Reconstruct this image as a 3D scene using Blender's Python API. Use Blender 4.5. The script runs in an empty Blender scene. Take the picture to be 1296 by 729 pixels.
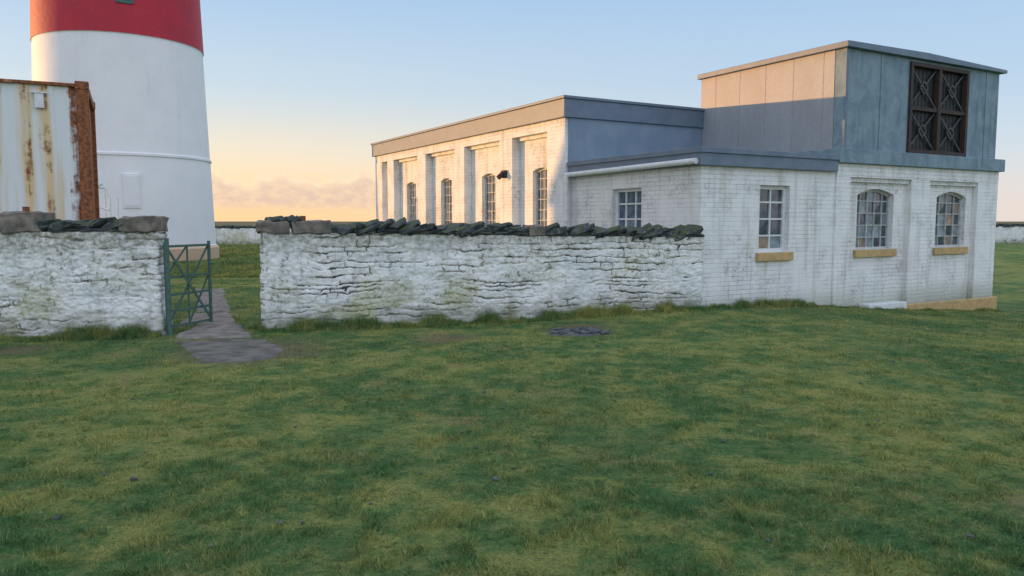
import bpy, bmesh, math, random
import numpy as np
from mathutils import Vector, Matrix
random.seed(7); rng=np.random.default_rng(7)
S=bpy.context.scene
S.view_settings.view_transform='Standard'; S.view_settings.look='None'; S.view_settings.exposure=0
# ---------------------------------------------------------------- utils
def hsh(ix,iy,seed=0):
    ix=ix.astype(np.int64); iy=iy.astype(np.int64)
    h=(ix*374761393+iy*668265263+seed*144269)&0xffffffff
    h=((h^(h>>13))*1274126177)&0xffffffff
    return ((h^(h>>16))&0xffff)/65535.0
def vn(x,y,seed=0):
    x=np.asarray(x,float); y=np.asarray(y,float)
    ix=np.floor(x); iy=np.floor(y); fx=x-ix; fy=y-iy
    fx=fx*fx*(3-2*fx); fy=fy*fy*(3-2*fy)
    a=hsh(ix,iy,seed); b=hsh(ix+1,iy,seed); c=hsh(ix,iy+1,seed); d=hsh(ix+1,iy+1,seed)
    return (a*(1-fx)+b*fx)*(1-fy)+(c*(1-fx)+d*fx)*fy
def fbm(x,y,seed=0,o=3):
    s=0;a=.5;t=0
    for i in range(o):
        s=s+a*vn(np.asarray(x)*2**i,np.asarray(y)*2**i,seed+i*17); t+=a; a*=.5
    return s/t
def sm(v,a,b):
    t=np.clip((np.asarray(v,float)-a)/(b-a),0,1); return t*t*(3-2*t)
def gz(x,y):
    x=np.asarray(x,float); y=np.asarray(y,float)
    g=.12*np.exp(-(((x-3.0)/2.6)**2+((y-13.2)/3.0)**2))
    g=g-.40*np.clip((x-5.6)/5,0,1.3)*sm(y,7,15)*(1-sm(y,30,50))
    near=1-sm(y,60,120)
    g=g+near*(.045*(fbm(x*.45,y*.45,3)-.5)+.034*(fbm(x*2.2,y*2.2,9)-.5))
    return g
def mkobj(name,verts,faces,mat=None,parent=None,smooth=False):
    me=bpy.data.meshes.new(name); me.from_pydata([tuple(v) for v in verts],[],faces); me.update()
    ob=bpy.data.objects.new(name,me); S.collection.objects.link(ob)
    if mat: me.materials.append(mat)
    if parent: ob.parent=parent
    if smooth: me.shade_smooth()
    return ob
def empty(name,loc=(0,0,0),rz=0):
    e=bpy.data.objects.new(name,None); S.collection.objects.link(e); e.location=loc; e.rotation_euler=(0,0,rz); e.empty_display_size=.3
    return e
class MB:
    def __init__(s): s.v=[]; s.f=[]
    def box(s,lo,hi,M=None):
        n=len(s.v)
        for z in (lo[2],hi[2]):
            for y in (lo[1],hi[1]):
                for x in (lo[0],hi[0]):
                    p=Vector((x,y,z)); s.v.append(M@p if M else p)
        for f in ((0,2,3,1),(4,5,7,6),(0,1,5,4),(2,6,7,3),(0,4,6,2),(1,3,7,5)): s.f.append(tuple(n+i for i in f))
    def bar(s,p,q,w,h=None):
        h=h or w; p=Vector(p); q=Vector(q); d=q-p; L=d.length
        M=Matrix.Translation(p)@d.to_track_quat('X','Z').to_matrix().to_4x4()
        s.box((0,-w/2,-h/2),(L,w/2,h/2),M)
    def cyl(s,p,q,r,n=12,r2=None):
        r2=r if r2 is None else r2
        p=Vector(p); q=Vector(q); d=q-p; M=d.to_track_quat('Z','Y').to_matrix(); k=len(s.v)
        for i in range(n):
            a=2*math.pi*i/n; o=Vector((math.cos(a),math.sin(a),0)); s.v.append(p+M@(o*r)); s.v.append(q+M@(o*r2))
        for i in range(n):
            j=(i+1)%n; s.f.append((k+2*i,k+2*j,k+2*j+1,k+2*i+1))
        s.f.append(tuple(k+2*i for i in range(n))[::-1]); s.f.append(tuple(k+2*i+1 for i in range(n)))
    def obj(s,name,mat,parent=None,bev=0,smooth=False):
        o=mkobj(name,s.v,s.f,mat,parent,smooth)
        if bev:
            m=o.modifiers.new('bev','BEVEL'); m.width=bev; m.segments=2; m.limit_method='ANGLE'
        return o
# ---------------------------------------------------------------- materials
class NT:
    def __init__(s,nt): s.nt=nt
    def n(s,t,**k):
        nd=s.nt.nodes.new(t)
        for a,b in k.items(): setattr(nd,a,b)
        return nd
    def l(s,a,b): s.nt.links.new(a,b)
    def setv(s,sock,v):
        if isinstance(v,bpy.types.NodeSocket): s.l(v,sock)
        elif isinstance(v,(tuple,list)) and len(v)==3 and sock.type=='RGBA': sock.default_value=(*v,1)
        else: sock.default_value=v
    def math(s,op,a,b=0.0,c=None,clamp=False):
        nd=s.n('ShaderNodeMath',operation=op); nd.use_clamp=clamp
        s.setv(nd.inputs[0],a); s.setv(nd.inputs[1],b)
        if c is not None: s.setv(nd.inputs[2],c)
        return nd.outputs[0]
    def mix(s,f,a,b,mode='MIX'):
        nd=s.n('ShaderNodeMix',data_type='RGBA',blend_type=mode)
        s.setv(nd.inputs[0],f); s.setv(nd.inputs[6],a); s.setv(nd.inputs[7],b); return nd.outputs[2]
    def ss(s,v,a,b,lo=0.,hi=1.):
        nd=s.n('ShaderNodeMapRange',interpolation_type='SMOOTHSTEP')
        s.setv(nd.inputs[0],v); s.setv(nd.inputs[1],a); s.setv(nd.inputs[2],b); s.setv(nd.inputs[3],lo); s.setv(nd.inputs[4],hi); return nd.outputs[0]
    def noise(s,vec,scale,detail=4,rough=.55,dist=0,stretch=None):
        if stretch:
            m=s.n('ShaderNodeMapping'); m.inputs['Scale'].default_value=stretch; s.l(vec,m.inputs[0]); vec=m.outputs[0]
        nd=s.n('ShaderNodeTexNoise'); s.l(vec,nd.inputs['Vector']); nd.inputs['Scale'].default_value=scale
        nd.inputs['Detail'].default_value=detail; nd.inputs['Roughness'].default_value=rough; nd.inputs['Distortion'].default_value=dist
        return nd.outputs[0]
def newmat(name,rough=.8,spec=.3,metal=0):
    m=bpy.data.materials.new(name); m.use_nodes=True; t=NT(m.node_tree)
    p=m.node_tree.nodes['Principled BSDF']; p.inputs['Roughness'].default_value=rough
    p.inputs['Specular IOR Level'].default_value=spec; p.inputs['Metallic'].default_value=metal
    return m,t,p
def bump(t,p,h,strength=.3,dist=.01,normal=None):
    b=t.n('ShaderNodeBump'); b.inputs['Strength'].default_value=strength; b.inputs['Distance'].default_value=dist
    t.l(h,b.inputs['Height']); 
    if normal: t.l(normal,b.inputs['Normal'])
    t.l(b.outputs[0],p.inputs['Normal']); return b.outputs[0]
def oc(t): return t.n('ShaderNodeTexCoord').outputs['Object']
def simple(name,col,rough=.7,var=.25,scale=6,spec=.3,metal=0,bs=.15,col2=None,stretch=None):
    m,t,p=newmat(name,rough,spec,metal); c=oc(t)
    n=t.noise(c,scale,5,.6,stretch=stretch); n2=t.noise(c,scale*9,3)
    c2=col2 or tuple(x*(1-var) for x in col)
    f=t.ss(n,.35,.65); col_=t.mix(f,col,c2)
    col_=t.mix(t.ss(n2,.3,.8,0,.25),col_,tuple(x*.5 for x in col))
    t.l(col_,p.inputs['Base Color']); bump(t,p,n2,bs,.006); return m
def painted_brick(name,col=(.76,.77,.78)):
    m,t,p=newmat(name,.75,.25); c=oc(t)
    sx=t.n('ShaderNodeSeparateXYZ'); t.l(c,sx.inputs[0])
    h=t.math('ADD',sx.outputs[0],sx.outputs[1]); cb=t.n('ShaderNodeCombineXYZ'); t.l(h,cb.inputs[0]); t.l(sx.outputs[2],cb.inputs[1])
    wob=t.noise(c,5,2); off=t.math('MULTIPLY',wob,.016); hz=t.math('ADD',sx.outputs[2],off); t.l(hz,cb.inputs[1])
    b=t.n('ShaderNodeTexBrick'); t.l(cb.outputs[0],b.inputs['Vector']); b.inputs['Scale'].default_value=1
    b.inputs['Brick Width'].default_value=.235; b.inputs['Row Height'].default_value=.08; b.inputs['Mortar Size'].default_value=.007; b.inputs['Mortar Smooth'].default_value=.8
    b.inputs['Color1'].default_value=(1,1,1,1); b.inputs['Color2'].default_value=(.86,.87,.89,1); b.inputs['Mortar'].default_value=(.72,.73,.75,1); b.inputs['Bias'].default_value=-.3
    n=t.noise(c,2.2,5,.65); n2=t.noise(c,26,4,.7); n7=t.noise(c,1.1,4,.6); n8=t.noise(c,7,6,.7)
    st=t.noise(c,5,4,.6,stretch=(1,1,.10)); st2=t.noise(c,14,4,.6,stretch=(1,1,.07))
    fade=t.ss(n7,.35,.65,.25,.95)
    colr=t.mix(fade,col,t.mix(1,col,b.outputs['Color'],'MULTIPLY'))
    colr=t.mix(t.ss(n,.42,.72,0,.45),colr,(.56,.58,.59))
    colr=t.mix(t.ss(st,.50,.74,0,.6),colr,(.48,.46,.39))
    colr=t.mix(t.math('MULTIPLY',t.ss(st2,.56,.7,0,.5),t.ss(n7,.42,.6)),colr,(.40,.40,.36))
    chips=t.ss(t.math('ADD',n2,t.math('MULTIPLY',n,.5)),.87,.94)
    colr=t.mix(t.math('MULTIPLY',chips,.8),colr,(.26,.23,.2))
    peel=t.math('MULTIPLY',t.ss(n8,.60,.64),t.ss(n7,.5,.58)); colr=t.mix(t.math('MULTIPLY',peel,.6),colr,(.42,.40,.36))
    low=t.ss(t.math('ADD',sx.outputs[2],t.math('MULTIPLY',n,.5)),.05,.70,.85,0)
    colr=t.mix(t.math('MULTIPLY',low,t.ss(n2,.3,.6,.5,1.)),colr,(.28,.31,.22))
    t.l(colr,p.inputs['Base Color'])
    hgt=t.math('ADD',t.math('MULTIPLY',b.outputs['Fac'],t.math('MULTIPLY',fade,-1.1)),t.math('ADD',t.math('MULTIPLY',n2,.9),t.math('MULTIPLY',peel,-.6)))
    bump(t,p,hgt,.65,.012); return m
M_brick=painted_brick('white_painted_brick',(.80,.80,.80))
M_smooth=painted_brick('white_painted_pilaster',(.82,.82,.82))
M_fascia=simple('grey_fascia',(.115,.165,.23),.45,.2,3,.4,col2=(.15,.20,.27))
def cladmat():
    m,t,p=newmat('blue_grey_cladding',.5,.4); c=oc(t); n=t.noise(c,1.6,5,.6); st=t.noise(c,7,4,.6,stretch=(1,1,.1)); n2=t.noise(c,40,3)
    col=t.mix(t.ss(n,.35,.65),(.17,.24,.33),(.21,.285,.37)); col=t.mix(t.ss(st,.5,.75,0,.3),col,(.13,.17,.21))
    t.l(col,p.inputs['Base Color']); bump(t,p,n2,.08,.004); return m
M_clad=cladmat()
def rendermat():
    m,t,p=newmat('blue_grey_render',.75,.3); c=oc(t); n=t.noise(c,2.5,6,.7,.6); st=t.noise(c,6,5,.6,stretch=(1,1,.18)); n2=t.noise(c,30,4,.7)
    col=t.mix(t.ss(n,.35,.6),(.15,.225,.28),(.22,.30,.35)); col=t.mix(t.ss(st,.5,.72,0,.6),col,(.085,.13,.155))
    col=t.mix(t.ss(n2,.6,.75,0,.35),col,(.36,.40,.40))
    t.l(col,p.inputs['Base Color']); bump(t,p,n2,.3,.008); return m
M_render=rendermat()
M_pclad=simple('pale_cladding',(.33,.345,.375),.5,.12,2,.4,stretch=(1,1,.3))
M_ochre=simple('ochre_paint',(.56,.38,.17),.7,.3,9,bs=.4,col2=(.42,.30,.15))
M_frame=simple('window_paint',(.58,.60,.60),.6,.35,14)
M_white=simple('white_gloss_paint',(.74,.76,.78),.45,.15,8)
def glass(name,c,r=.06,spec=.5,ior=1.6):
    m,t,p=newmat(name,r,spec); cc=oc(t); n=t.noise(cc,7,3); t.l(t.mix(t.ss(n,.35,.7),c,tuple(min(1,x*1.7+.01) for x in c)),p.inputs['Base Color'])
    p.inputs['IOR'].default_value=ior; bump(t,p,t.noise(cc,2.5,1),.12,.02); return m
G1=glass('glass_dark',(.045,.06,.075)); G2=glass('glass_dusty',(.15,.19,.22),.25); G3=glass('glass_amber',(.20,.15,.11),.2)
G4=glass('glass_dull',(.07,.10,.135),.35,.15,1.3); G5=glass('glass_dull_pale',(.14,.19,.23),.4,.15,1.3)
def rustmat(name,base,amt=.0):
    m,t,p=newmat(name,.75,.3); c=oc(t); n=t.noise(c,3.5,7,.7); n2=t.noise(c,18,5,.7)
    sx=t.n('ShaderNodeSeparateXYZ'); t.l(c,sx.inputs[0])
    st=t.noise(c,4.5,6,.6,stretch=(1,1,.06)); 
    edge=t.ss(sx.outputs[0],-.42,-.2,0,.22)
    top=t.ss(sx.outputs[2],3.2,3.7,0,.05)
    rcol=t.mix(t.ss(n2,.35,.65),(.34,.12,.045),(.11,.045,.025))
    pale=t.mix(t.ss(st,.44,.66),base,(.66,.50,.28))
    f=t.ss(t.math('ADD',t.math('ADD',t.math('MULTIPLY',n,.45),t.math('MULTIPLY',st,.75)),t.math('ADD',edge,top)),.68-amt,.78-amt)
    col=t.mix(f,pale,rcol); t.l(col,p.inputs['Base Color']); bump(t,p,n2,.3,.006); return m
M_cont=rustmat('container_paint',(.68,.71,.72)); M_rust=rustmat('rusty_steel',(.42,.24,.12),.16)
M_shut=simple('dark_shutter',(.022,.026,.03),.5,.3,10); M_brownfr=simple('rust_frame',(.038,.034,.036),.7,.4,8,col2=(.07,.042,.034))
M_conc=simple('weathered_concrete',(.24,.205,.175),.9,.4,7,col2=(.12,.115,.10),bs=.5)
def slatemat():
    m,t,p=newmat('mossy_slate',.85,.25); c=oc(t); n=t.noise(c,6,5,.6); n2=t.noise(c,22,4,.6); n3=t.noise(c,11,3)
    col=t.mix(t.ss(n,.35,.65),(.028,.036,.045),(.085,.10,.105)); 
    g=t.n('ShaderNodeNewGeometry'); s=t.n('ShaderNodeSeparateXYZ'); t.l(g.outputs['Normal'],s.inputs[0])
    up=t.ss(s.outputs[2],.1,.8)
    col=t.mix(t.math('MULTIPLY',up,t.ss(n3,.42,.58)),col,(.075,.09,.032))
    col=t.mix(t.ss(n2,.62,.70,0,.8),col,(.30,.33,.29)); t.l(col,p.inputs['Base Color']); bump(t,p,n2,.8,.015); return m
M_slate=slatemat()
def rubblemat():
    m,t,p=newmat('whitewashed_rubble',.88,.15); c=oc(t)
    at=t.n('ShaderNodeAttribute',attribute_name='gap'); sep=t.n('ShaderNodeSeparateColor'); t.l(at.outputs['Color'],sep.inputs[0])
    gap=sep.outputs[0]; rnd=sep.outputs[1]; zz=sep.outputs[2]
    n=t.noise(c,1.7,5,.6); n2=t.noise(c,14,5,.7); n3=t.noise(c,60,3,.7); n4=t.noise(c,3.5,4,.6); st=t.noise(c,6,5,.65,stretch=(1,1,.2)); n5=t.noise(c,1.1,4,.6)
    col=t.mix(t.ss(n,.35,.7),(.84,.84,.83),(.68,.71,.72))
    col=t.mix(t.math('MULTIPLY',t.ss(rnd,.55,1),.25),col,(.58,.56,.50))
    col=t.mix(t.ss(st,.48,.70,0,.6),col,(.47,.48,.43))
    col=t.mix(t.ss(n2,.54,.74,0,.45),col,(.50,.51,.47))
    gm=t.math('MULTIPLY',t.ss(gap,.30,.75),t.ss(t.math('ADD',n4,t.math('MULTIPLY',n2,.8)),.70,.92))
    col=t.mix(t.math('MULTIPLY',t.ss(gap,.1,.7),.28),col,(.35,.35,.30))
    col=t.mix(t.math('MULTIPLY',gm,.92),col,(.04,.038,.03))
    flake=t.math('MULTIPLY',t.ss(t.math('ADD',n2,t.math('MULTIPLY',n4,.6)),.885,.935),t.ss(n5,.38,.6)); col=t.mix(t.math('MULTIPLY',flake,.8),col,(.15,.14,.11))
    moss=t.ss(t.math('ADD',zz,t.math('MULTIPLY',n2,.8)),.35,.85,1,0); col=t.mix(t.math('MULTIPLY',moss,t.ss(n4,.3,.6,.35,.95)),col,(.14,.15,.08))
    alg=t.math('MULTIPLY',t.ss(zz,1.3,.3),t.ss(n5,.48,.64)); col=t.mix(t.math('MULTIPLY',alg,t.ss(n2,.3,.65,.25,.8)),col,(.38,.39,.19))
    tp=t.ss(t.math('ADD',zz,t.math('MULTIPLY',n4,.45)),1.20,1.65); col=t.mix(t.math('MULTIPLY',tp,t.ss(n2,.35,.6,.2,.85)),col,(.26,.26,.20))
    t.l(col,p.inputs['Base Color']); bump(t,p,t.math('ADD',n2,t.math('MULTIPLY',n3,.5)),.9,.016); return m
M_rubble=rubblemat()
def grasscol(t,pos):
    n=t.noise(pos,.45,5,.65); n2=t.noise(pos,2.2,8,.75); n3=t.noise(pos,8,6,.75); n4=t.noise(pos,.25,5,.6); n6=t.noise(pos,28,4,.7); n9=t.noise(pos,1.1,6,.7)
    s=t.n('ShaderNodeSeparateXYZ'); t.l(pos,s.inputs[0])
    col=t.mix(t.ss(n,.35,.65),(.060,.155,.050),(.105,.195,.055))
    yel=t.math('ADD',n2,t.math('MULTIPLY',n,.5))
    col=t.mix(t.ss(yel,.64,.90,0,.85),col,(.33,.33,.095))
    col=t.mix(t.ss(n4,.47,.66,0,.5),col,(.030,.115,.045))
    col=t.mix(t.ss(n9,.56,.72,0,.6),col,(.25,.20,.12))
    col=t.mix(t.ss(n3,.50,.70,0,.6),col,(.27,.25,.12))
    col=t.mix(t.ss(n3,.48,.34,0,.65),col,(.022,.060,.024))
    col=t.mix(t.ss(n6,.46,.32,0,.6),col,(.020,.045,.018))
    col=t.mix(t.ss(n6,.56,.70,0,.45),col,(.32,.34,.15))
    def spot(x,y,r):
        dx=t.math('SUBTRACT',s.outputs[0],x); dy=t.math('SUBTRACT',s.outputs[1],y)
        d=t.math('SQRT',t.math('ADD',t.math('MULTIPLY',dx,dx),t.math('MULTIPLY',dy,dy)))
        return t.ss(t.math('ADD',d,t.math('MULTIPLY',n2,r*1.2)),r*.9,r*1.7,.9,0)
    for x,y,r in ((-3.2,9.4,1.2),(-4.2,10.8,.7),(-6.2,9.6,.5),(-.9,10.5,.6),(3.1,4.2,.35),(1.0,11.2,.6),(4.6,5.9,.4)):
        col=t.mix(t.math('MULTIPLY',spot(x,y,r),t.ss(n3,.35,.6,.3,1)),col,(.19,.145,.10))
    return col,n2,n3
def groundmat():
    m,t,p=newmat('turf',.95,.1); g=t.n('ShaderNodeNewGeometry').outputs['Position']
    col,n2,n3=grasscol(t,g); n5=t.noise(g,45,4,.75)
    col=t.mix(t.ss(n5,.4,.7,.0,.5),col,(.04,.045,.02))
    s=t.n('ShaderNodeSeparateXYZ'); t.l(g,s.inputs[0])
    far=t.ss(s.outputs[1],54,60); nf=t.noise(g,.05,4,.7)
    col=t.mix(far,col,t.mix(t.ss(nf,.4,.6),(.19,.14,.08),(.10,.11,.06)))
    t.l(col,p.inputs['Base Color']); bump(t,p,t.math('ADD',n5,n3),.9,.03); return m
M_turf=groundmat()
def blademat():
    m,t,p=newmat('grass_blades',.7,.2); g=t.n('ShaderNodeNewGeometry').outputs['Position']
    col,n2,n3=grasscol(t,g); at=t.n('ShaderNodeAttribute',attribute_name='gcol')
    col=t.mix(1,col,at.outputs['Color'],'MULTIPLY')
    t.l(col,p.inputs['Base Color']); return m
M_blade=blademat()
M_path=simple('path_concrete',(.25,.22,.20),.9,.35,5,bs=.6,col2=(.13,.12,.10))
M_path2=simple('path_tarmac',(.17,.155,.14),.95,.4,4,bs=.8,col2=(.08,.078,.065))
M_green=simple('green_gate_paint',(.065,.17,.15),.55,.4,25,col2=(.07,.10,.085))
def lh(name,c,c2,flk=.5):
    m,t,p=newmat(name,.55,.35); o=oc(t); n=t.noise(o,1.2,5,.6); n2=t.noise(o,5,6,.75); st=t.noise(o,3,4,.6,stretch=(1,1,.08))
    col=t.mix(t.ss(n,.35,.7,0,.6),c,c2); col=t.mix(t.ss(n2,.60,.70,0,flk),col,tuple(x*.75+.1 for x in c2)); col=t.mix(t.ss(st,.55,.8,0,.25),col,tuple(x*.7 for x in c2))
    t.l(col,p.inputs['Base Color']); bump(t,p,n2,.5,.03); return m
M_lw=lh('lighthouse_white',(.78,.78,.80),(.72,.72,.75)); M_lr=lh('lighthouse_red',(.46,.018,.04),(.33,.02,.04),.8)
M_lb=lh('lighthouse_base',(.60,.42,.28),(.5,.36,.25))
# ---------------------------------------------------------------- ground
def axis(lo,hi,step,far,g=1.18):
    c=list(np.arange(lo,hi+1e-6,step)); a=[];s=step;v=hi
    while v<far: s*=g; v+=s; a.append(v)
    b=[];s=step;v=lo
    while v>-far: s*=g; v-=s; b.append(v)
    return np.array(b[::-1]+c+a)
xs=axis(-12,15,.12,4500); ys=axis(1,19,.12,4500)
X,Y=np.meshgrid(xs,ys); Z=gz(X,Y)
V=np.stack([X.ravel(),Y.ravel(),Z.ravel()],1); nx=len(xs); ny=len(ys)
i=np.arange(nx-1)[None,:]+nx*np.arange(ny-1)[:,None]; F=np.stack([i,i+1,i+nx+1,i+nx],-1).reshape(-1,4)
mkobj('ground',V.tolist(),F.tolist(),M_turf,smooth=True)
# ---------------------------------------------------------------- path (draped patches)
def patch(mb,poly,lift,step=.12,seed=1):
    c=np.mean(poly,0); P=[]
    for a,b in zip(poly,poly[1:]+poly[:1]):
        n=max(2,int(math.dist(a,b)/step))
        for k in range(n):
            q=np.array(a)*(1-k/n)+np.array(b)*k/n; P.append(q+(rng.random(2)-.5)*.09)
    R=10; n=len(P); k0=len(mb.v)
    for r in range(1,R+1):
        for q in P:
            w=c+(q-c)*r/R; mb.v.append(Vector((w[0],w[1],float(gz(w[0],w[1]))+lift*(1 if r<R else -.3))))
    mb.v.append(Vector((c[0],c[1],float(gz(c[0],c[1]))+lift)))
    for r in range(R-1):
        for j in range(n):
            a=k0+r*n+j; b=k0+r*n+(j+1)%n; mb.f.append((a,a+n,b+n,b))
    for j in range(n): mb.f.append((k0+j,k0+(j+1)%n,k0+R*n))
PATH1=[(-5.6,13.4),(-4.9,13.4),(-4.3,12.0),(-4.55,11.75),(-5.2,12.0)]
PATH0=[(-7.6,18.5),(-6.9,18.5),(-5.0,13.6),(-5.55,13.6)]
PATH1B=[(-4.85,11.65),(-4.2,11.85),(-3.55,10.5),(-4.6,10.38)]
PATH2=[(-4.55,10.30),(-3.35,10.44),(-2.85,9.6),(-2.75,9.0),(-2.9,8.7),(-3.5,8.6)]
pe=empty('footpath')
mb=MB(); patch(mb,PATH1,.02); patch(mb,PATH1B,.028); patch(mb,PATH0,.014); mb.obj('concrete_slabs',M_path,pe)
mb=MB(); patch(mb,PATH2,.018); mb.obj('tarmac_apron',M_path2,pe)
DR=[(.45,10.75),(.75,11.15),(1.3,11.05),(1.42,10.75),(1.0,10.5),(.6,10.55)]
de=empty('stone_drain_cover'); Md=simple('dark_wet_stone',(.05,.055,.065),.7,.5,12,bs=1,col2=(.12,.13,.14))
mb=MB(); patch(mb,DR,.012); mb.obj('bed',Md,de)
# ---------------------------------------------------------------- rubble walls
def courses(s,z,seed):
    r=np.random.default_rng(seed)
    sw=s+.05*(fbm(s*4,z*9,seed)-.5)*2; zw=z+.07*(fbm(s*1.1,z*2,seed+5)-.5)*2+.035*(fbm(s*5,z*8,seed+8)-.5)*2+.016*(fbm(s*22,z*22,seed+9)-.5)*2
    e=[-.6]
    while e[-1]<2.4: e.append(e[-1]+r.uniform(.04,.15))
    e=np.array(e); row=np.clip(np.searchsorted(e,zw)-1,0,len(e)-2)
    dz=np.minimum(zw-e[row],e[row+1]-zw)
    ds=np.zeros_like(s); idx=np.zeros_like(s)
    for k in range(len(e)-1):
        m=row==k
        if not m.any(): continue
        b=[-1.0-r.random()]
        while b[-1]<s.max()+1: b.append(b[-1]+r.uniform(.12,.60))
        b=np.array(b); c=np.clip(np.searchsorted(b,sw[m])-1,0,len(b)-2)
        ds[m]=np.minimum(sw[m]-b[c],b[c+1]-sw[m]); idx[m]=c
    rnd=hsh(row.astype(float),idx,seed)
    return dz,ds,rnd
def rubble_wall(name,p0,p1,thick,ztop0,ztop1,step=.016,backstep=.2,parent=None,seed=1,relief=1.0):
    p0=np.array(p0,float); p1=np.array(p1,float); L=np.linalg.norm(p1-p0); ux=(p1-p0)/L; ang=math.atan2(ux[1],ux[0])
    pts=[];nrm=[];ss=[]
    r=.06
    def seg(a,b,n,st):
        d=math.dist(a,b); k=max(1,int(d/st))
        for q in range(k): pts.append((a[0]+(b[0]-a[0])*q/k,a[1]+(b[1]-a[1])*q/k)); nrm.append(n)
    def arc(cx,cy,a0):
        for q in range(5):
            a=math.radians(a0+90*q/5); pts.append((cx+r*math.cos(a),cy+r*math.sin(a))); nrm.append((math.cos(a),math.sin(a)))
    seg((r,0),(L-r,0),(0,-1),step); arc(L-r,r,-90); seg((L,r),(L,thick-r),(1,0),step*1.5); arc(L-r,thick-r,0)
    seg((L-r,thick),(r,thick),(0,1),backstep); arc(r,thick-r,90); seg((0,thick-r),(0,r),(-1,0),step*1.5); arc(r,r,180)
    P=np.array(pts); N=np.array(nrm); per=np.concatenate([[0],np.cumsum(np.linalg.norm(np.diff(P,axis=0),axis=1))])
    nz=int(1.9/step); zt=np.linspace(0,1,nz)
    top=ztop0+(ztop1-ztop0)*P[:,0]/L
    ZZ=-.35+(top[None,:]+.35)*zt[:,None]; SS=np.repeat(per[None,:],nz,0)
    dz,ds,rnd=courses(SS.ravel(),ZZ.ravel(),seed); dz=dz.reshape(ZZ.shape); ds=ds.reshape(ZZ.shape); rnd=rnd.reshape(ZZ.shape)
    wv=.0095*(.4+1.3*fbm(SS*7,ZZ*7,seed+50))
    fill=.5*fbm(SS*.9,ZZ*1.6,seed+40)+.5*fbm(SS*3.2,ZZ*9,seed+41)
    vfill=sm(fbm(SS*5,ZZ*6,seed+42),.45,.6)
    gap=np.maximum(np.exp(-(dz/wv)**2),np.exp(-(ds/wv)**2)*vfill)
    amp=sm(fill,.40,.60); gap=gap*(.10+.90*amp)
    H=relief*((-.026*gap)+.026*(rnd-.5)*(.15+.85*amp)+.07*(fbm(SS*1.4,ZZ*1.6,seed+3)-.5)+.03*(fbm(SS*7,ZZ*13,seed+4)-.5)+.018*(fbm(SS*26,ZZ*32,seed+6)-.5))
    XX=P[:,0][None,:]+N[:,0][None,:]*H; YY=P[:,1][None,:]+N[:,1][None,:]*H
    V=np.stack([XX.ravel(),YY.ravel(),ZZ.ravel()],1); n=len(P)
    a=np.arange(n)[None,:]+n*np.arange(nz-1)[:,None]; b=(np.arange(n)+1)%n; b=b[None,:]+n*np.arange(nz-1)[:,None]
    F=np.stack([a,b,b+n,a+n],-1).reshape(-1,4).tolist(); F.append(list(range(n*(nz-1),n*nz)))
    o=mkobj(name,V.tolist(),F,M_rubble,parent,smooth=True)
    ca=o.data.color_attributes.new('gap','FLOAT_COLOR','POINT')
    gx=p0[0]+ux[0]*P[:,0]; gy=p0[1]+ux[1]*P[:,0]; zrel=ZZ-gz(gx,gy)[None,:]
    arr=np.stack([gap.ravel(),rnd.ravel(),zrel.ravel(),np.ones(gap.size)],1).astype(np.float32)
    ca.data.foreach_set('color',arr.ravel())
    return o,L,ang
def stone(mb,c,size,rot,seed):
    bm=bmesh.new(); bmesh.ops.create_icosphere(bm,subdivisions=2,radius=1)
    rr=random.Random(seed); off=Vector((rr.random()*50,rr.random()*50,0))
    for v in bm.verts:
        p=v.co.copy(); q=Vector([math.copysign(abs(t)**.55,t) for t in p]); 
        k=1+.5*(float(vn(p.x*1.7+off.x,p.y*1.7+off.y+p.z*2.1))-.5)
        v.co=Vector((q.x*size[0]/2,q.y*size[1]/2,q.z*size[2]/2))*k
    M=Matrix.Translation(c)@rot; n=len(mb.v)
    for v in bm.verts: mb.v.append(M@v.co)
    for f in bm.faces: mb.f.append(tuple(n+v.index for v in f.verts))
    bm.free()
def coping(parent,x0,x1,zf,thick,seed=3,h=.17):
    mb=MB(); r=random.Random(seed); x=x0; lean=-18
    while x<x1:
        L=r.uniform(.30,.48); zt=zf(x); lean+=r.uniform(-7,7); lean=max(-28,min(-8,lean))
        rot=Matrix.Rotation(math.radians(lean+r.uniform(-7,7)),4,'Y')@Matrix.Rotation(math.radians(r.uniform(-22,22)),4,'Z')@Matrix.Rotation(math.radians(r.uniform(-14,14)),4,'X')
        stone(mb,Vector((x,thick/2+r.uniform(-.05,.03),zt+h*.42+r.uniform(-.015,.015))),(L,thick*r.uniform(.98,1.25),r.uniform(.09,.14)),rot,r.random()*1e4)
        x+=r.uniform(.12,.20)
    x=x0
    while x<x1-.1:
        L=r.uniform(.25,.5); stone(mb,Vector((x+L/2,thick/2-.01,zf(x)+.022)),(L*1.05,thick*1.1,.07),Matrix.Rotation(math.radians(r.uniform(-3,3)),4,'Y'),r.random()*1e4); x+=L*.9
    return mb.obj('coping_stones',M_slate,parent,smooth=False)
def block(parent,name,x0,x1,z0,z1,thick,knob=None):
    mb=MB(); mb.box((x0,-.03,z0),(x1,thick+.03,z1)); o=mb.obj(name,M_conc,parent)
    bm=bmesh.new(); bm.from_mesh(o.data); bmesh.ops.subdivide_edges(bm,edges=bm.edges[:],cuts=7,use_grid_fill=True)
    for v in bm.verts:
        v.co+=Vector([(float(vn(v.co.x*9+k*11,v.co.z*9+v.co.y*7,5+k))-.5)*.05 for k in range(3)])
    bm.to_mesh(o.data); bm.free(); m=o.modifiers.new('b','BEVEL'); m.width=.012; m.segments=1
    if knob:
        k=MB(); k.cyl((knob,thick/2,z1-.01),(knob,thick/2,z1+.08),.045,10); k.obj('fixing_stub',M_rust,parent)
P0=(-3.69,11.3); P1=(3.24,12.99)
ang=math.atan2(P1[1]-P0[1],P1[0]-P0[0]); T=.42
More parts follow.
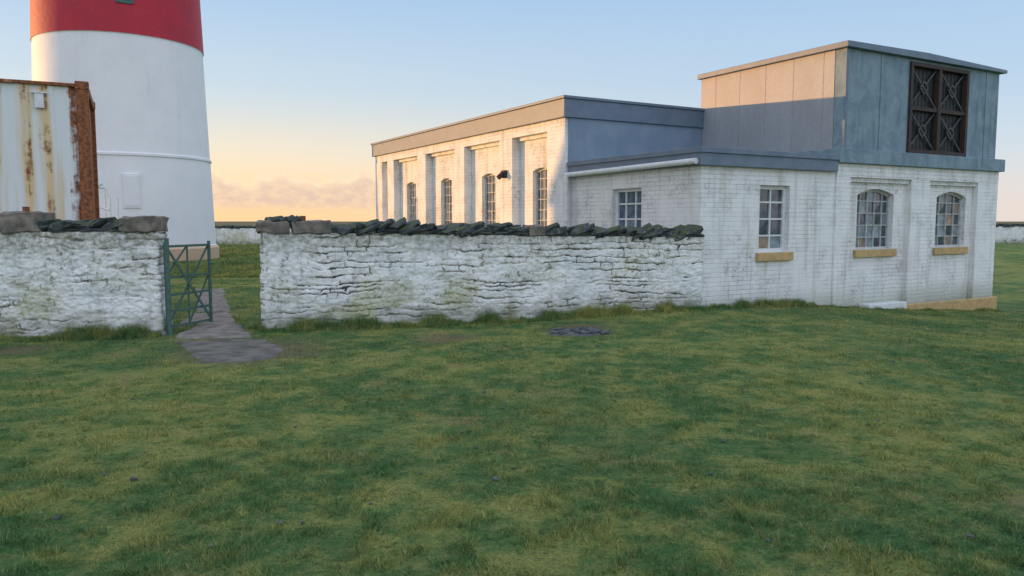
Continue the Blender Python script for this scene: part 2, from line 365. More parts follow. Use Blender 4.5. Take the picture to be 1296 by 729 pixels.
w=empty('stone_wall',(P0[0],P0[1],0),ang)
o,L,_=rubble_wall('wall_body',P0,P1,T,1.44,1.33,parent=w,seed=11,step=.0125)
zf=lambda x:1.44+(1.33-1.44)*x/L
block(w,'concrete_cap',-.03,.42,1.43,1.60,T); 
mb=MB(); 
for q in range(5): stone(mb,Vector((.16+q*.09,T/2,1.6+.015*(q%2))),(.2,T*1.05,.12),Matrix.Rotation(math.radians(-10*q),4,'Y'),q*7+1)
mb.obj('cap_slates',M_slate,w)
block(w,'concrete_cap.001',.46,1.02,1.42,1.60,T,knob=.62)
coping(w,1.08,4.05,zf,T,5,.17); block(w,'concrete_cap.002',4.08,4.32,1.37,1.53,T); coping(w,4.4,L-.1,zf,T,8,.15)
Q1=(-4.91,10.78); Q0=(-9.5,10.32); angl=math.atan2(Q1[1]-Q0[1],Q1[0]-Q0[0])
w2=empty('stone_wall',(Q0[0],Q0[1],0),angl)
o,L2,_=rubble_wall('wall_body',Q0,Q1,T,1.44,1.46,parent=w2,seed=23,relief=1.35,step=.0125)
zf2=lambda x:1.44+.02*x/L2
u=lambda px:L2-(205-px)*.0112
block(w2,'concrete_cap',u(160),u(204),1.45,1.66,T); coping(w2,u(72),u(158),zf2,T,13,.19)
block(w2,'concrete_cap.001',u(22),u(66),1.44,1.72,T,knob=u(42)); coping(w2,0,u(14),zf2,T,14,.19)
R0=(-38,8.2); R1=(-9.52,10.3); w3=empty('stone_wall',(R0[0],R0[1],0),math.atan2(R1[1]-R0[1],R1[0]-R0[0]))
o,L3,_=rubble_wall('wall_body',R0,R1,T,1.5,1.44,step=.06,backstep=.5,parent=w3,seed=31); coping(w3,0,L3,lambda x:1.47,T,15,.17)
w4=empty('boundary_wall',(-75,53,0),.03); o,L4,_=rubble_wall('wall_body',(-75,53),(95,58.1),.5,1.0,1.35,step=.15,backstep=.8,parent=w4,seed=37)
mb=MB(); x=0; r=random.Random(4)
while x<L4:
    l=r.uniform(.5,1.1); stone(mb,Vector((x+l/2,.25,1.08+.35*x/L4)),(l,.62,r.uniform(.15,.28)),Matrix.Identity(4),r.random()*1e4); x+=l*.95
mb.obj('coping_stones',M_slate,w4)
mb=MB(); r=random.Random(9)
for k in range(26):
    x=r.uniform(.5,1.38); y=r.uniform(10.6,11.05); s=r.uniform(.06,.17); stone(mb,Vector((x,y,float(gz(x,y))+.02)),(s,s*r.uniform(.6,1),.045),Matrix.Rotation(r.random()*3,4,'Z'),r.random()*1e4)
mb.obj('stones',Md,de)
mb=MB()
for k in range(34):
    y=r.uniform(3.6,10); x=r.uniform(-.62,.62)*y; s=r.uniform(.015,.04); stone(mb,Vector((x,y,float(gz(x,y))+.008)),(s,s*.8,s*.5),Matrix.Rotation(r.random()*3,4,'Z'),r.random()*1e4)
mb.obj('loose_pebbles',Md)
# ---------------------------------------------------------------- gate
g=empty('metal_gate',(-4.86,10.86,0),math.atan2(.86,.26)); W=.92; mb=MB(); z0=float(gz(-4.8,11))
mb.cyl((0,0,z0-.1),(0,0,z0+1.30),.028); mb.cyl((W,0,z0+.06),(W,0,z0+1.30),.024); 
for z in (.1,.32,.55,.8,1.24): mb.bar((0,0,z0+z),(W,0,z0+z),.012,.035)
mb.bar((0,.014,z0+.1),(W,.014,z0+1.24),.01,.036); mb.bar((0,-.014,z0+1.24),(W,-.014,z0+.1),.01,.036); mb.bar((W*.5,.016,z0+.1),(W*.5,.016,z0+1.24),.01,.03)
mb.bar((0,.02,z0+.8),(W*.5,.02,z0+1.24),.01,.028); mb.bar((W*.5,.02,z0+.1),(W,.02,z0+.8),.01,.028)
mb.bar((W-.02,-.02,z0+.95),(W+.07,-.02,z0+.95),.02,.03)
mb.obj('gate_frame',M_green,g); mb=MB(); mb.cyl((-.06,-.08,z0-.1),(-.06,-.08,z0+1.36),.03); mb.obj('hinge_post',M_green,g)
# ---------------------------------------------------------------- building
CX,CY=6.15,14.77
B=empty('power_house_building',(CX,CY,0),math.radians(30))
def P(face,h,d,z):
    return (h,d,z) if face=='f' else (d,h,z)
def archpts(h0,h1,z0,z1,rise,n=10):
    pts=[(h0,z0),(h1,z0)]; zs=z1-rise
    for k in range(n+1):
        t=k/n; x=h1+(h0-h1)*t; pts.append((x,zs+rise*(1-(2*t-1)**2) if rise>0 else z1))
    return pts if rise>0 else [(h0,z0),(h1,z0),(h1,z1),(h0,z1)]
def cut(ob,face,ops,d0,d1):
    cs=[]
    for (h0,h1,z0,z1,rise) in ops:
        pp=archpts(h0,h1,z0,z1,rise); n=len(pp)
        v=[P(face,h,d0,z) for h,z in pp]+[P(face,h,d1,z) for h,z in pp]
        f=[tuple(range(n)),tuple(range(2*n-1,n-1,-1))]+[(k,k+n,(k+1)%n+n,(k+1)%n) for k in range(n)]
        c=mkobj('cut',v,f,None,ob.parent); bm=bmesh.new(); bm.from_mesh(c.data); bmesh.ops.recalc_face_normals(bm,faces=bm.faces); bm.to_mesh(c.data); bm.free()
        m=ob.modifiers.new('b','BOOLEAN'); m.object=c; m.operation='DIFFERENCE'; m.solver='EXACT'; cs.append(c)
    bpy.context.view_layer.update(); dg=bpy.context.evaluated_depsgraph_get()
    me=bpy.data.meshes.new_from_object(ob.evaluated_get(dg)); ob.modifiers.clear(); ob.data=me
    for c in cs: bpy.data.objects.remove(c)
def window(name,face,h0,h1,z0,z1,rise,d,cols,rows,mats=(.5,.45,.05),fw=.045,mw=.018,framemat=None,sill=None,glasses=None):
    fm=framemat or M_frame; mb=MB(); df=d+.09; dg=d+.13
    def bx(a0,a1,zz0,zz1,dd0,dd1): mb.box(P(face,a0,dd0,zz0),P(face,a1,dd1,zz1))
    bx(h0,h0+fw,z0,z1-rise+.02,df,df+.06); bx(h1-fw,h1,z0,z1-rise+.02,df,df+.06); bx(h0+fw,h1-fw,z0,z0+fw,df,df+.06)
    if rise>0:
        pp=archpts(h0,h1,z0,z1,rise)[2:]
        for a,b in zip(pp,pp[1:]): mb.bar(P(face,a[0],df+.03,a[1]-fw*.45),P(face,b[0],df+.03,b[1]-fw*.45),.06 if face=='f' else fw*1.3,fw*1.3 if face=='f' else .06)
    else: bx(h0+fw,h1-fw,z1-fw,z1,df,df+.06)
    for k in range(1,cols): 
        h=h0+(h1-h0)*k/cols; bx(h-mw/2,h+mw/2,z0+fw,z1-.005,df+.012,df+.05)
    for k in range(1,rows):
        z=z0+(z1-z0)*k/rows; bx(h0+fw,h1-fw,z-mw/2,z+mw/2,df+.016,df+.046)
    mb.obj(name+'_frame',fm,B)
    gl=[MB(),MB(),MB()]
    for a in range(cols):
        for b in range(rows):
            k=rng.choice(3,p=mats); q=gl[k]; n=len(q.v)
            ha,hb=h0+(h1-h0)*a/cols,h0+(h1-h0)*(a+1)/cols; za,zb=z0+(z1-z0)*b/rows,z0+(z1-z0)*(b+1)/rows
            tl=(rng.random(4)-.5)*.006
            for (hh,zz),tt in zip(((ha,za),(hb,za),(hb,zb),(ha,zb)),tl): q.v.append(Vector(P(face,hh,dg+tt,zz)))
            q.f.append((n,n+1,n+2,n+3) if face=='f' else (n+3,n+2,n+1,n))
    for q,m,s in zip(gl,glasses or (G1,G2,G3),('','_dusty','_amber')):
        if q.f: q.obj(name+'_glass'+s,m,B)
    if sill:
        mb=MB(); mb.box(P(face,h0-.07,d-.07,z0-.15),P(face,h1+.07,d+.088,z0-.002)); mb.obj(name+'_sill',sill,B,bev=.008)
def bx(name,lo,hi,mat,bev=.006): mb=MB(); mb.box(lo,hi); return mb.obj(name,mat,B,bev)
ZB=-.9
ops=[(.78,1.93,1.04,2.24,.12),(3.40,4.48,1.04,2.23,.12)]
o=bx('front_wall',(0,.12,ZB),(5.5,.40,2.70),M_brick,0); cut(o,'f',ops,0,.6)
bx('front_core',(0.02,.401,ZB),(5.48,3.88,2.69),M_brick,0)
for k,(a,b) in enumerate(((0,.40),(2.32,2.96),(4.72,5.5))):
    bx('pilaster_%d'%k,(a-.003 if k==0 else a,0,ZB),(b+(.003 if k==2 else 0),.12,2.44),M_smooth)
bx('head_course',(-.004,-.004,2.44),(5.504,.119,2.70),M_smooth)
for a,b in ((.40,2.32),(2.96,4.72)): bx('corbel',(a,.05,2.36),(b,.119,2.439),M_smooth,.004)
window('front_window_a','f',*ops[0],.12,5,5,sill=M_ochre,mats=(.5,.35,.15)); window('front_window_b','f',*ops[1],.12,4,5,sill=M_ochre,mats=(.5,.35,.15))
bx('plinth',(2.2,-.09,ZB),(5.56,-.005,-.10),M_ochre,.02); bx('plinth_step',(.9,-.16,ZB),(2.1,.1,-.03),M_white,.02)
bx('band_ledge',(-.05,-.09,2.701),(5.58,3.9,2.97),M_render,.01)
ub=bx('upper_storey_front',(.22,.05,2.971),(5.42,.30,4.86),M_render,.008); cut(ub,'f',[(2.2,4.16,3.02,4.76,0)],-.2,.16)
bx('upper_storey_sides',(.21,.30,2.971),(5.42,3.9,4.86),M_pclad,.004)
for k in range(5): bx('cladding_seam_%d'%k,(.205,.55+k*.72,2.98),(.2095,.562+k*.72,4.86),M_pclad,0)
bx('corner_trim',(.195,.03,2.972),(.27,.0495,4.86),M_fascia,.003)
bx('joint_cover',(1.25,.035,2.98),(1.29,.0495,4.86),M_render,.003); bx('joint_cover_b',(4.9,.035,2.98),(4.94,.0495,4.86),M_render,.003)
mb=MB(); 
mb.v=[Vector(p) for p in ((.12,-.05,4.861),(5.55,-.05,4.861),(5.55,3.95,4.861),(.12,3.95,4.861),(.12,-.05,4.97),(5.55,-.05,4.93),(5.55,3.95,4.93),(.12,3.95,4.97),(2.6,-.05,5.0),(2.6,3.95,5.0))]
mb.f=[(0,3,2,1),(0,1,5,8,4),(1,2,6,5),(2,3,7,9,6),(3,0,4,7),(4,8,9,7),(8,5,6,9)]; mb.obj('upper_roof',M_fascia,B,.008)
mb=MB(); mb.box((2.2,.13,3.02),(4.16,.159,4.76)); mb.obj('shutter_panel',M_shut,B)
mb=MB(); h0,h1,z0,z1=2.2,4.16,3.02,4.76; hm=(h0+h1)/2; zm=(z0+z1)/2
mb.box((h0-.04,.0,z0-.04),(h0+.04,.12,z1+.04)); mb.box((h1-.04,.0,z0-.04),(h1+.04,.12,z1+.04)); mb.box((h0+.04,.0,z1-.04),(h1-.04,.12,z1+.04)); mb.box((h0+.04,0,z0-.04),(h1-.04,.12,z0+.04))
mb.box((hm-.05,.01,z0+.04),(hm+.05,.12,z1-.04)); mb.box((h0+.04,.03,zm-.04),(hm-.05,.12,zm+.04)); mb.box((hm+.05,.03,zm-.04),(h1-.04,.12,zm+.04))
mb.obj('shutter_frame',M_brownfr,B,.005)
mb=MB()
for (a,b) in ((h0+.04,hm-.05),(hm+.05,h1-.04)):
    for (c,d) in ((z0+.04,zm-.04),(zm+.04,z1-.04)):
        mb.bar((a,.09,c),(b,.09,d),.02,.035); mb.bar((a,.075,d),(b,.075,c),.02,.035)
        cx,cz=(a+b)/2,(c+d)/2; mb.bar((cx-.13,.06,cz),(cx,.06,cz+.13),.02,.03);mb.bar((cx,.06,cz+.13),(cx+.13,.06,cz),.02,.03);mb.bar((cx+.13,.06,cz),(cx,.06,cz-.13),.02,.03);mb.bar((cx,.06,cz-.13),(cx-.13,.06,cz),.02,.03)
        for k in range(1,7): mb.bar((a+(b-a)*k/7,.118,c),(a+(b-a)*k/7,.118,d),.008,.01)
mb.obj('shutter_bracing',simple('brace_steel',(.085,.10,.115),.6,.5,12,col2=(.06,.05,.045)),B)
wa=(-2.01,-1.24,1.04,2.24,0)
o=bx('annex_front_wall',(-3.42,.04,ZB),(-.004,.30,2.53),M_brick,0); cut(o,'f',[wa],-.1,.5)
o=bx('annex_side_wall',(-3.42,.301,ZB),(-3.17,3.88,2.53),M_brick,0); cut(o,'l',[(1.58,2.46,1.35,2.22,0)],-3.6,-3.0)
bx('annex_core',(-3.169,.301,ZB),(-.01,3.88,2.52),M_brick,0)
window('annex_window','f',*wa,.04,2,4,mats=(.6,.3,.1),fw=.07,mw=.03,framemat=M_white,sill=M_ochre)
window('annex_side_window','l',1.58,2.46,1.35,2.22,0,-3.42,3,3,mats=(.6,.4,0),fw=.06,mw=.03,framemat=M_white,sill=M_white,glasses=(G4,G5,G5))
bx('annex_roof',(-3.52,-.06,2.531),(-.052,3.86,2.80),M_fascia,.01)
bx('annex_roof_trim',(-3.55,-.09,2.74),(-.053,-.061,2.83),M_fascia,.006); bx('annex_roof_trim_side',(-3.55,-.06,2.74),(-3.521,3.86,2.83),M_fascia,.006)
mb=MB(); mb.cyl((-3.57,.0,2.60),(-3.57,3.86,2.56),.05); mb.cyl((-3.60,3.80,2.58),(-3.60,3.80,-.1),.042)
for z in (.6,1.6,2.4): mb.cyl((-3.60,3.80,z),(-3.60,3.80,z+.06),.056)
mb.obj('gutter_and_downpipe',M_white,B,smooth=False)
HB=3.9; wins=[]
for s in (1.27,3.76,6.27,8.80): wins.append((HB+s-.36,HB+s+.36,1.15,2.80,.07))
o=bx('hall_side_wall',(-3.36,HB,ZB),(-3.06,HB+11.35,3.75),M_brick,0); cut(o,'l',wins,-3.6,-2.9)
for k,wn in enumerate(wins): window('hall_window_%d'%k,'l',*wn,-3.36,4,7,mats=(.5,.5,0),fw=.04,sill=M_white,glasses=(G4,G5,G5))
for k,(a,b) in enumerate(((0,.68),(2.2,2.8),(4.7,5.3),(7.2,7.8),(9.7,10.25),(10.75,11.35))):
    bx('hall_pilaster_%d'%k,(-3.58,HB+a+(-.01 if k==0 else 0),ZB),(-3.361,HB+b,3.749 if k in(0,) else 3.53),M_smooth)
bx('hall_head_course',(-3.575,HB+.681,3.531),(-3.361,HB+11.35,3.749),M_smooth)
for a,b in ((.68,2.2),(2.8,4.7),(5.3,7.2),(7.8,9.7)):
    bx('hall_corbel',(-3.44,HB+a+.001,3.45),(-3.361,HB+b-.001,3.53),M_smooth,.004)
mb=MB(); mb.box((-3.66,HB+2.42,2.62),(-3.581,HB+2.58,2.80)); mb.cyl((-3.78,HB+2.5,2.62),(-3.66,HB+2.5,2.72),.06); mb.obj('bulkhead_lamp_casing',M_brownfr,B)
bx('hall_core',(-3.059,HB+.001,ZB),(5.4,HB+11.35,3.74),M_brick,0)
bx('hall_corner',(-3.36,HB-.012,ZB),(-3.3,HB-.001,3.749),M_smooth,0)
bx('hall_front_cladding',(-3.5,HB-.05,2.55),(.2,HB-.0125,3.749),M_clad,.004)
bx('hall_roof',(-3.66,HB-.10,3.75),(5.5,HB+11.45,4.13),M_fascia,.01); bx('hall_roof_cap',(-3.69,HB-.13,4.131),(5.5,HB+11.48,4.19),M_fascia,.008)
# ---------------------------------------------------------------- lighthouse
LHP=(-16.1,32.6); A=empty('lighthouse',(LHP[0],LHP[1],0))
rad=lambda z:3.42-.034*(z-.5)
def lathe(name,prof,mat,n=128):
    v=[];f=[]
    for r,z in prof:
        for k in range(n): a=2*math.pi*k/n; v.append((r*math.cos(a),r*math.sin(a),z))
    for i in range(len(prof)-1):
        for k in range(n): j=(k+1)%n; f.append((i*n+k,i*n+j,(i+1)*n+j,(i+1)*n+k))
    o=mkobj(name,v,f,mat,A,True); m=o.modifiers.new('e','EDGE_SPLIT'); m.split_angle=math.radians(40); return o
lathe('base_plinth',[(3.54,-.4),(3.54,.50),(3.45,.60)],M_lb)
lathe('tower_white_lower',[(3.45,.60)]+[(rad(z),z) for z in (.62,2,4.08)]+[(rad(4.1)+.05,4.10),(rad(4.1)+.05,4.18),(rad(4.2)-.01,4.22)]+[(rad(z)-.01,z) for z in (6,8.655)]+[(rad(8.7)+.03,8.66)],M_lw)
lathe('tower_red_lower',[(rad(8.7)+.035,8.661)]+[(rad(z)+.03,z) for z in (10,12,14.5)],M_lr)
lathe('tower_white_upper',[(rad(z),z) for z in (14.5,17,20)],M_lw); lathe('tower_red_upper',[(rad(z)+.02,z) for z in (20,23,25.5)],M_lr)
lathe('gallery',[(2.4,25.3),(3.3,25.9),(3.3,26.1),(1.9,26.1),(1.9,27.2)],M_lw)
lathe('lantern',[(1.8,27.2),(1.8,29.2)],G1,16); lathe('dome',[(2.0,29.2),(1.8,29.6),(1.2,30.3),(.4,30.7),(.1,31.2),(0,31.3)],M_lw)
mb=MB()
for k in range(24):
    a=2*math.pi*k/24; b=2*math.pi*(k+1)/24; p=lambda a,z:(3.2*math.cos(a),3.2*math.sin(a),z)
    mb.cyl(p(a,26.1),p(a,27.1),.02,6); mb.bar(p(a,27.1),p(b,27.1),.03); mb.bar(p(a,26.6),p(b,26.6),.02)
mb.obj('gallery_railing',M_white,A)
def onsurf(az,z,out=0): r=rad(z)+out; return Vector((r*math.sin(az),-r*math.cos(az),z))
az0=math.atan2(16.1,32.6)
def panel(name,az,w,z0,z1,mat,out,th=.05):
    mb=MB(); c=onsurf(az,z0,0); M=Matrix.Translation((c.x,c.y,0))@Matrix.Rotation(az,4,'Z'); mb.box((-w/2,-out,z0),(w/2,.3,z1),M); return mb.obj(name,mat,A,.01)
panel('hatch',az0+.05,.60,2.1,3.4,M_lw,.04); panel('hatch_door',az0+.05,.48,2.18,3.32,M_lw,.06)
panel('stair_window_frame',az0+.06,.62,9.75,10.9,M_green,.07); panel('stair_window_glass',az0+.06,.44,9.87,10.8,G1,.085)
hr=empty('handrail',(-14.15,26.6,0))
mb=MB()
for dx in (0,.42):
    for dy in (0,.5): mb.cyl((dx,dy,-.1),(dx,dy,2.75 if dx==0 else 2.4),.035,8)
mb.cyl((0,0,2.75),(0,.5,2.75),.035,8); mb.cyl((0,0,2.75),(.2,0,2.9),.035,8); mb.cyl((.2,0,2.9),(.42,0,2.4),.035,8); mb.cyl((0,0,2.1),(.42,0,1.95),.03,8)
mb.obj('rail_tubes',M_white,hr)
mb=MB(); 
for k in range(4): mb.box((-.2-.3*k,-.1,-.2),(.05-.3*k,.6,.3+.25*k))
mb.obj('steps',M_conc,hr)
# ---------------------------------------------------------------- container
C=empty('shipping_container',(-6.56,12.2,0),math.radians(26)); zb,zt=.85,3.73; LL=6.06
pts=[];x=-LL+.17
while x<-.17:
    for dx,dy in ((0,.06),(.13,.06),(.17,.045),(.30,.045)):
        if x+dx<-.17: pts.append((x+dx,dy))
    x+=.34
pts.append((-.17,.06)); v=[];f=[]
for q,(a,b) in enumerate(pts): v+= [(a,b,zb+.15),(a,b,zt-.05)]
for q in range(len(pts)-1): f.append((2*q,2*q+2,2*q+3,2*q+1))
mkobj('side_panel',v,f,M_cont,C)
mb=MB(); mb.box((-LL+.1,.1,zb+.1),(-.06,2.36,zt-.05)); mb.obj('body',M_rust,C)
mb=MB(); mb.box((-LL+.17,.0,zt-.07),(-.17,.1,zt-.02)); mb.box((-LL+.17,0,zb),(-.17,.1,zb+.15)); mb.box((-.1,.17,zt-.14),(0,2.27,zt-.01)); mb.box((-.1,.17,zb),(0,2.27,zb+.15))
for a in (-LL,-.17):
    for b in (0,2.27): mb.box((a,b,zb-.02),(a+.17,b+.17,zt)); mb.box((a-.01,b-.01,zt-.1),(a+.18,b+.18,zt+.02))
mb.obj('frame_rails',M_rust,C,.008)
mb=MB(); mb.box((-.72,.0,zt-.42),(-.6,.044,zt-.2)); mb.box((-.76,-.01,zt-.2),(-.56,.044,zt-.18)); mb.obj('vent',M_white,C,.004)
mb=MB()
for a in (-5.9,-3.1,-.5): mb.box((a,0.1,-.3),(a+.45,2.3,zb-.021))
mb.obj('support_blocks',M_conc,C,.01)
# ---------------------------------------------------------------- unseen cottage, added left of the yard to cast shade on the annex
K=empty('added_shade_cottage',(-31,9,0)); ex,ey=6,14.7
mb=MB(); mb.box((0,0,-.3),(ex,ey,3.2)); mb.obj('walls',M_brick,K)
mb=MB(); mb.v=[Vector(p) for p in ((-.2,-.15,3.1),(ex+.2,-.15,3.1),(ex/2,-.15,5.45),(-.2,ey+.15,3.1),(ex+.2,ey+.15,3.1),(ex/2,ey+.15,5.45))]; mb.f=[(0,1,2),(3,5,4),(0,2,5,3),(1,4,5,2),(0,3,4,1)]; mb.obj('slate_roof',M_slate,K)
mb=MB()
for y in (.6,ey-1.2): mb.box((ex/2-.6,y,4.6),(ex/2+.6,y+.6,6.0))
mb.obj('chimneys',M_brick,K)
mb=MB(); mf=MB()
for y in (1.5,4.5,9.3,12.2): mf.box((ex,y,.95),(ex+.03,y+1,2.25)); mb.box((ex+.005,y+.08,1.03),(ex+.036,y+.92,2.17))
mf.box((ex,7,0),(ex+.04,7.95,2.1)); mf.obj('window_frames_and_door',M_white,K); mb.obj('window_glass',G1,K)
# ---------------------------------------------------------------- grass
def inpoly(x,y,poly):
    ins=np.zeros(x.shape,bool); n=len(poly); j=n-1
    for i in range(n):
        xi,yi=poly[i]; xj,yj=poly[j]
        c=((yi>y)!=(yj>y))&(x<(xj-xi)*(y-yi)/(yj-yi+1e-12)+xi); ins^=c; j=i
    return ins
def make_grass():
    N=640000
    t=rng.random(N); y=3.0*(24/3.0)**t; x=(rng.random(N)*2-1)*(y*.70+.3)
    wy=np.where(x>-4.3,11.3+(x+3.69)*.244,10.78+(x+4.91)*.1)
    bc,bs=math.cos(math.radians(30)),math.sin(math.radians(30)); la=(x-CX)*bc+(y-CY)*bs; lb=-(x-CX)*bs+(y-CY)*bc
    gapm=(x>-9)&(x<-3.0)
    keep=((y<wy)|(x>3.2)|((y>wy+.45)&gapm)|((x>-4.88)&(x<-3.72)))
    keep&=~((la>-3.45)&(lb>0)); keep&=~((x<3.3)&(y>wy)&(y>13)&(x>-3))
    for p in (PATH0,PATH1,PATH1B,PATH2,DR):
        c=np.mean(p,0); pp=[tuple(c+(np.array(q)-c)*.97) for q in p]; ins=inpoly(x,y,pp)&(fbm(x*4,y*4,77)<.66); keep&=~ins
    bare=sm(fbm(x*1.7,y*1.7,61),.56,.72); keep&=rng.random(N)>bare*.75
    x=x[keep];y=y[keep]
    clump=fbm(x*8,y*8,21); big=fbm(x*.8,y*.8,22); fine=vn(x*26,y*26,29)
    h=(.007+.032*sm(clump,.38,.72)*(.4+1.0*fine)+.010*big)*(.6+.8*rng.random(len(x)))
    sc=np.maximum(1,y/5.5)**.8
    wd=.0028*sc*(.7+.6*rng.random(len(x)))*1.2
    lean=1.3; X0=[x];Y0=[y];H0=[h];W0=[wd];T=[np.zeros(len(x))]
    def line(a,b,n,off,hm):
        tt=rng.random(n); d=np.array(b)-np.array(a); nn=np.array([d[1],-d[0]])/np.linalg.norm(d)
        o=np.abs(rng.normal(0,off,n)); xx=a[0]+d[0]*tt+nn[0]*o; yy=a[1]+d[1]*tt+nn[1]*o
        k=sm(fbm(xx*3.2,yy*3.2,55),.3,.75); hh=hm*(.25+1.1*k)*(.5+rng.random(n)*.8)*np.exp(-o*3)
        X0.append(xx);Y0.append(yy);H0.append(hh);W0.append(.006*(.6+.8*rng.random(n)));T.append(np.ones(n))
    line((-3.7,11.28),(3.25,12.97),30000,.14,.17); line((-8.2,10.43),(-4.9,10.75),15000,.14,.17)
    line((3.2,13.03),(6.1,14.7),11000,.10,.13); line((6.2,14.7),(10.9,17.4),8000,.12,.06); line((-3.75,12.2),(-3.72,11.3),1500,.08,.1)
    for _ in range(140):
        cy=rng.uniform(3.5,11.5); cx=(rng.random()*2-1)*cy*.66; n=110; wyc=11.3+(cx+3.69)*.244
        if cy>wyc-.3 or (cx<-2.3 and cy>8.3): continue
        xx=cx+rng.normal(0,.07,n); yy=cy+rng.normal(0,.05,n); X0.append(xx);Y0.append(yy);H0.append(rng.uniform(.02,.05,n));W0.append(np.full(n,.0035));T.append(np.full(n,.6))
    n=70000; yy=22*(52/22)**rng.random(n); xx=-yy*(.27+.19*rng.random(n)); ok=np.hypot(xx-LHP[0],yy-LHP[1])>3.7; xx=xx[ok];yy=yy[ok];n=len(xx)
    X0.append(xx);Y0.append(yy);H0.append(rng.uniform(.04,.11,n));W0.append(.0009*yy);T.append(np.zeros(n))
    x=np.concatenate(X0);y=np.concatenate(Y0);h=np.concatenate(H0);wd=np.concatenate(W0);tl=np.concatenate(T);n=len(x)
    z=gz(x,y)-.004; a=rng.random(n)*2*math.pi; le=rng.random(n)*lean*h*(1-.4*tl); la=rng.random(n)*2*math.pi
    cx,cy=np.cos(a)*wd/2,np.sin(a)*wd/2
    V=np.empty((n,3,3)); V[:,0]=np.stack([x-cx,y-cy,z],1); V[:,1]=np.stack([x+cx,y+cy,z],1); V[:,2]=np.stack([x+np.cos(la)*le,y+np.sin(la)*le,z+h],1)
    me=bpy.data.meshes.new('grass'); me.vertices.add(3*n); me.loops.add(3*n); me.polygons.add(n)
    me.vertices.foreach_set('co',V.astype(np.float32).ravel()); me.loops.foreach_set('vertex_index',np.arange(3*n,dtype=np.int32))
    me.polygons.foreach_set('loop_start',np.arange(0,3*n,3,dtype=np.int32)); me.polygons.foreach_set('loop_total',np.full(n,3,dtype=np.int32)); me.update(calc_edges=True)
    br=.65+1.05*rng.random(n); dry=rng.random(n)<.14
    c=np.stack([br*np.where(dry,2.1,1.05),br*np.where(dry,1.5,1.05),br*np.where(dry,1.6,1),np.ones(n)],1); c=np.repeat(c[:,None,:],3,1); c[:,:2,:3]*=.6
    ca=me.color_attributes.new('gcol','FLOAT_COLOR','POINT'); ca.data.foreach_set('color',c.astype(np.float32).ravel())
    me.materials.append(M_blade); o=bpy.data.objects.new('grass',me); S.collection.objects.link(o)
make_grass()
# ---------------------------------------------------------------- world, sun
EL=2.5; to_sun=Vector((-.966,.259,0)).normalized(); azs=math.atan2(to_sun.x,to_sun.y)
wd=bpy.data.worlds.new('World'); S.world=wd; wd.use_nodes=True; t=NT(wd.node_tree); bg=wd.node_tree.nodes['Background']
sk=t.n('ShaderNodeTexSky',sky_type='NISHITA'); sk.sun_disc=False; sk.sun_elevation=math.radians(EL); sk.sun_rotation=azs; sk.air_density=1.0; sk.dust_density=1.2; sk.ozone_density=1.5
dirv=t.n('ShaderNodeTexCoord').outputs['Generated']; s3=t.n('ShaderNodeSeparateXYZ'); t.l(dirv,s3.inputs[0]); dx,dy,dz=s3.outputs
el=t.math('MULTIPLY',t.math('ARCSINE',dz),180/math.pi)
hl=t.math('SQRT',t.math('ADD',t.math('MULTIPLY',dx,dx),t.math('ADD',t.math('MULTIPLY',dy,dy),1e-6)))
cosd=t.math('DIVIDE',t.math('ADD',t.math('MULTIPLY',dx,to_sun.x),t.math('MULTIPLY',dy,to_sun.y)),hl)
gl=t.ss(cosd,-.35,.6)
low=t.mix(gl,(.80,.71,.66),(1.0,.68,.37)); m5=t.mix(gl,(.60,.69,.79),(.88,.75,.59)); m10=t.mix(gl,(.46,.61,.79),(.55,.66,.76))
c=t.mix(t.ss(el,0,5.5),low,m5); c=t.mix(t.ss(el,3.5,10),c,m10); c=t.mix(t.ss(el,8,18),c,(.36,.54,.79))
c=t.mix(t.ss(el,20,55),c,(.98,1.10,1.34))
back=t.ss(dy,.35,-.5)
c=t.mix(t.math('MULTIPLY',back,t.ss(el,50,25)),c,t.mix(t.ss(el,0,20),(1.04,1.04,1.08),(.90,1.03,1.27)))
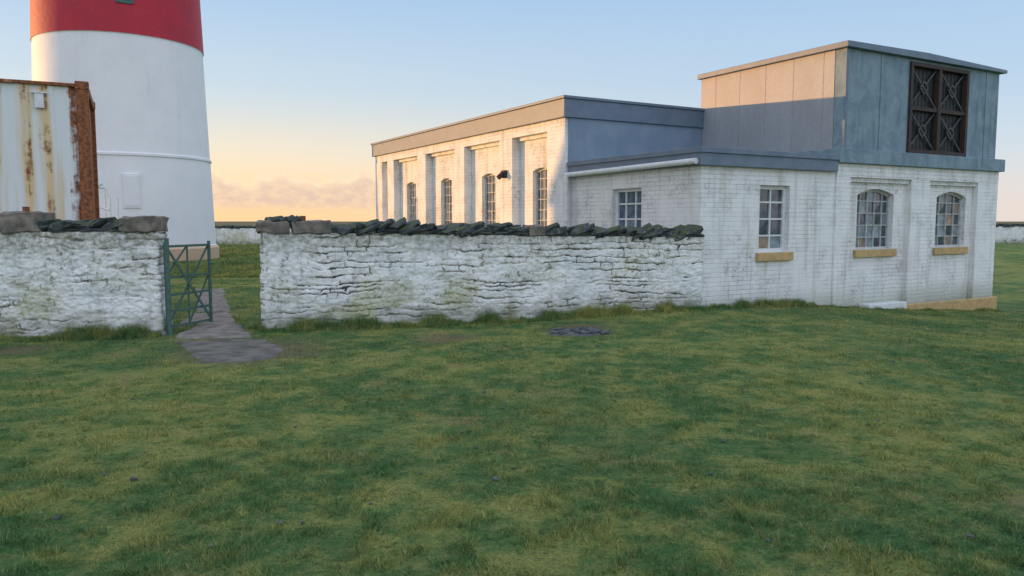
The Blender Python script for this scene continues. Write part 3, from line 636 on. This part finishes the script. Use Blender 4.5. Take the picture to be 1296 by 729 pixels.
sunside=t.math('MULTIPLY',t.ss(dx,-.1,-.8),t.ss(el,12,35)); c=t.mix(sunside,c,t.mix(1,c,(.68,.62,.55),'MULTIPLY'))
az=t.math('ARCTAN2',dx,dy)
cv=t.n('ShaderNodeCombineXYZ'); t.l(az,cv.inputs[0]); t.l(t.math('MULTIPLY',el,math.pi/180*1.5),cv.inputs[1])
ca=t.n('ShaderNodeCombineXYZ'); t.l(az,ca.inputs[0])
hn=t.noise(ca.outputs[0],13,2,.5); pf=t.noise(cv.outputs[0],70,5,.6); pf2=t.noise(cv.outputs[0],28,3,.5)
topel=t.math('ADD',t.math('MULTIPLY',hn,4.2),t.math('ADD',t.math('MULTIPLY',pf,1.3),t.math('MULTIPLY',pf2,1.4))); topel=t.math('SUBTRACT',topel,.35)
dd=t.math('SUBTRACT',topel,el)
mk=t.math('MULTIPLY',t.ss(dd,0,.13),t.ss(el,.5,1.5))
mk=t.math('MULTIPLY',mk,t.math('MULTIPLY',t.ss(az,-.95,-.6),t.ss(az,-.02,-.18)))
cc=t.mix(t.ss(dd,0,.9),(1.0,.80,.58),(.72,.54,.46)); cc=t.mix(t.ss(pf,.4,.62,0,.6),cc,(.95,.70,.48))
c=t.mix(t.math('MULTIPLY',mk,.9),c,cc)
nis=t.mix(1,sk.outputs[0],(.05,.05,.05),'MULTIPLY'); c=t.mix(1,c,nis,'ADD')
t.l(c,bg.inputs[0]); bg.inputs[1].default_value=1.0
sl=bpy.data.lights.new('sun','SUN'); sl.energy=4.7; sl.angle=math.radians(.55); sl.color=(1,.50,.16)
so=bpy.data.objects.new('sun',sl); S.collection.objects.link(so)
d=Vector((to_sun.x*math.cos(math.radians(EL)),to_sun.y*math.cos(math.radians(EL)),math.sin(math.radians(EL))))
so.rotation_euler=d.to_track_quat('Z','Y').to_euler()
cam=bpy.data.cameras.new('camera'); cam.sensor_width=36; cam.lens=36*980/1296; cam.clip_end=9000; cam.clip_start=.05
co=bpy.data.objects.new('camera',cam); S.collection.objects.link(co); co.location=(0,0,1.6); co.rotation_euler=(math.radians(90-4.93),0,0); S.camera=co
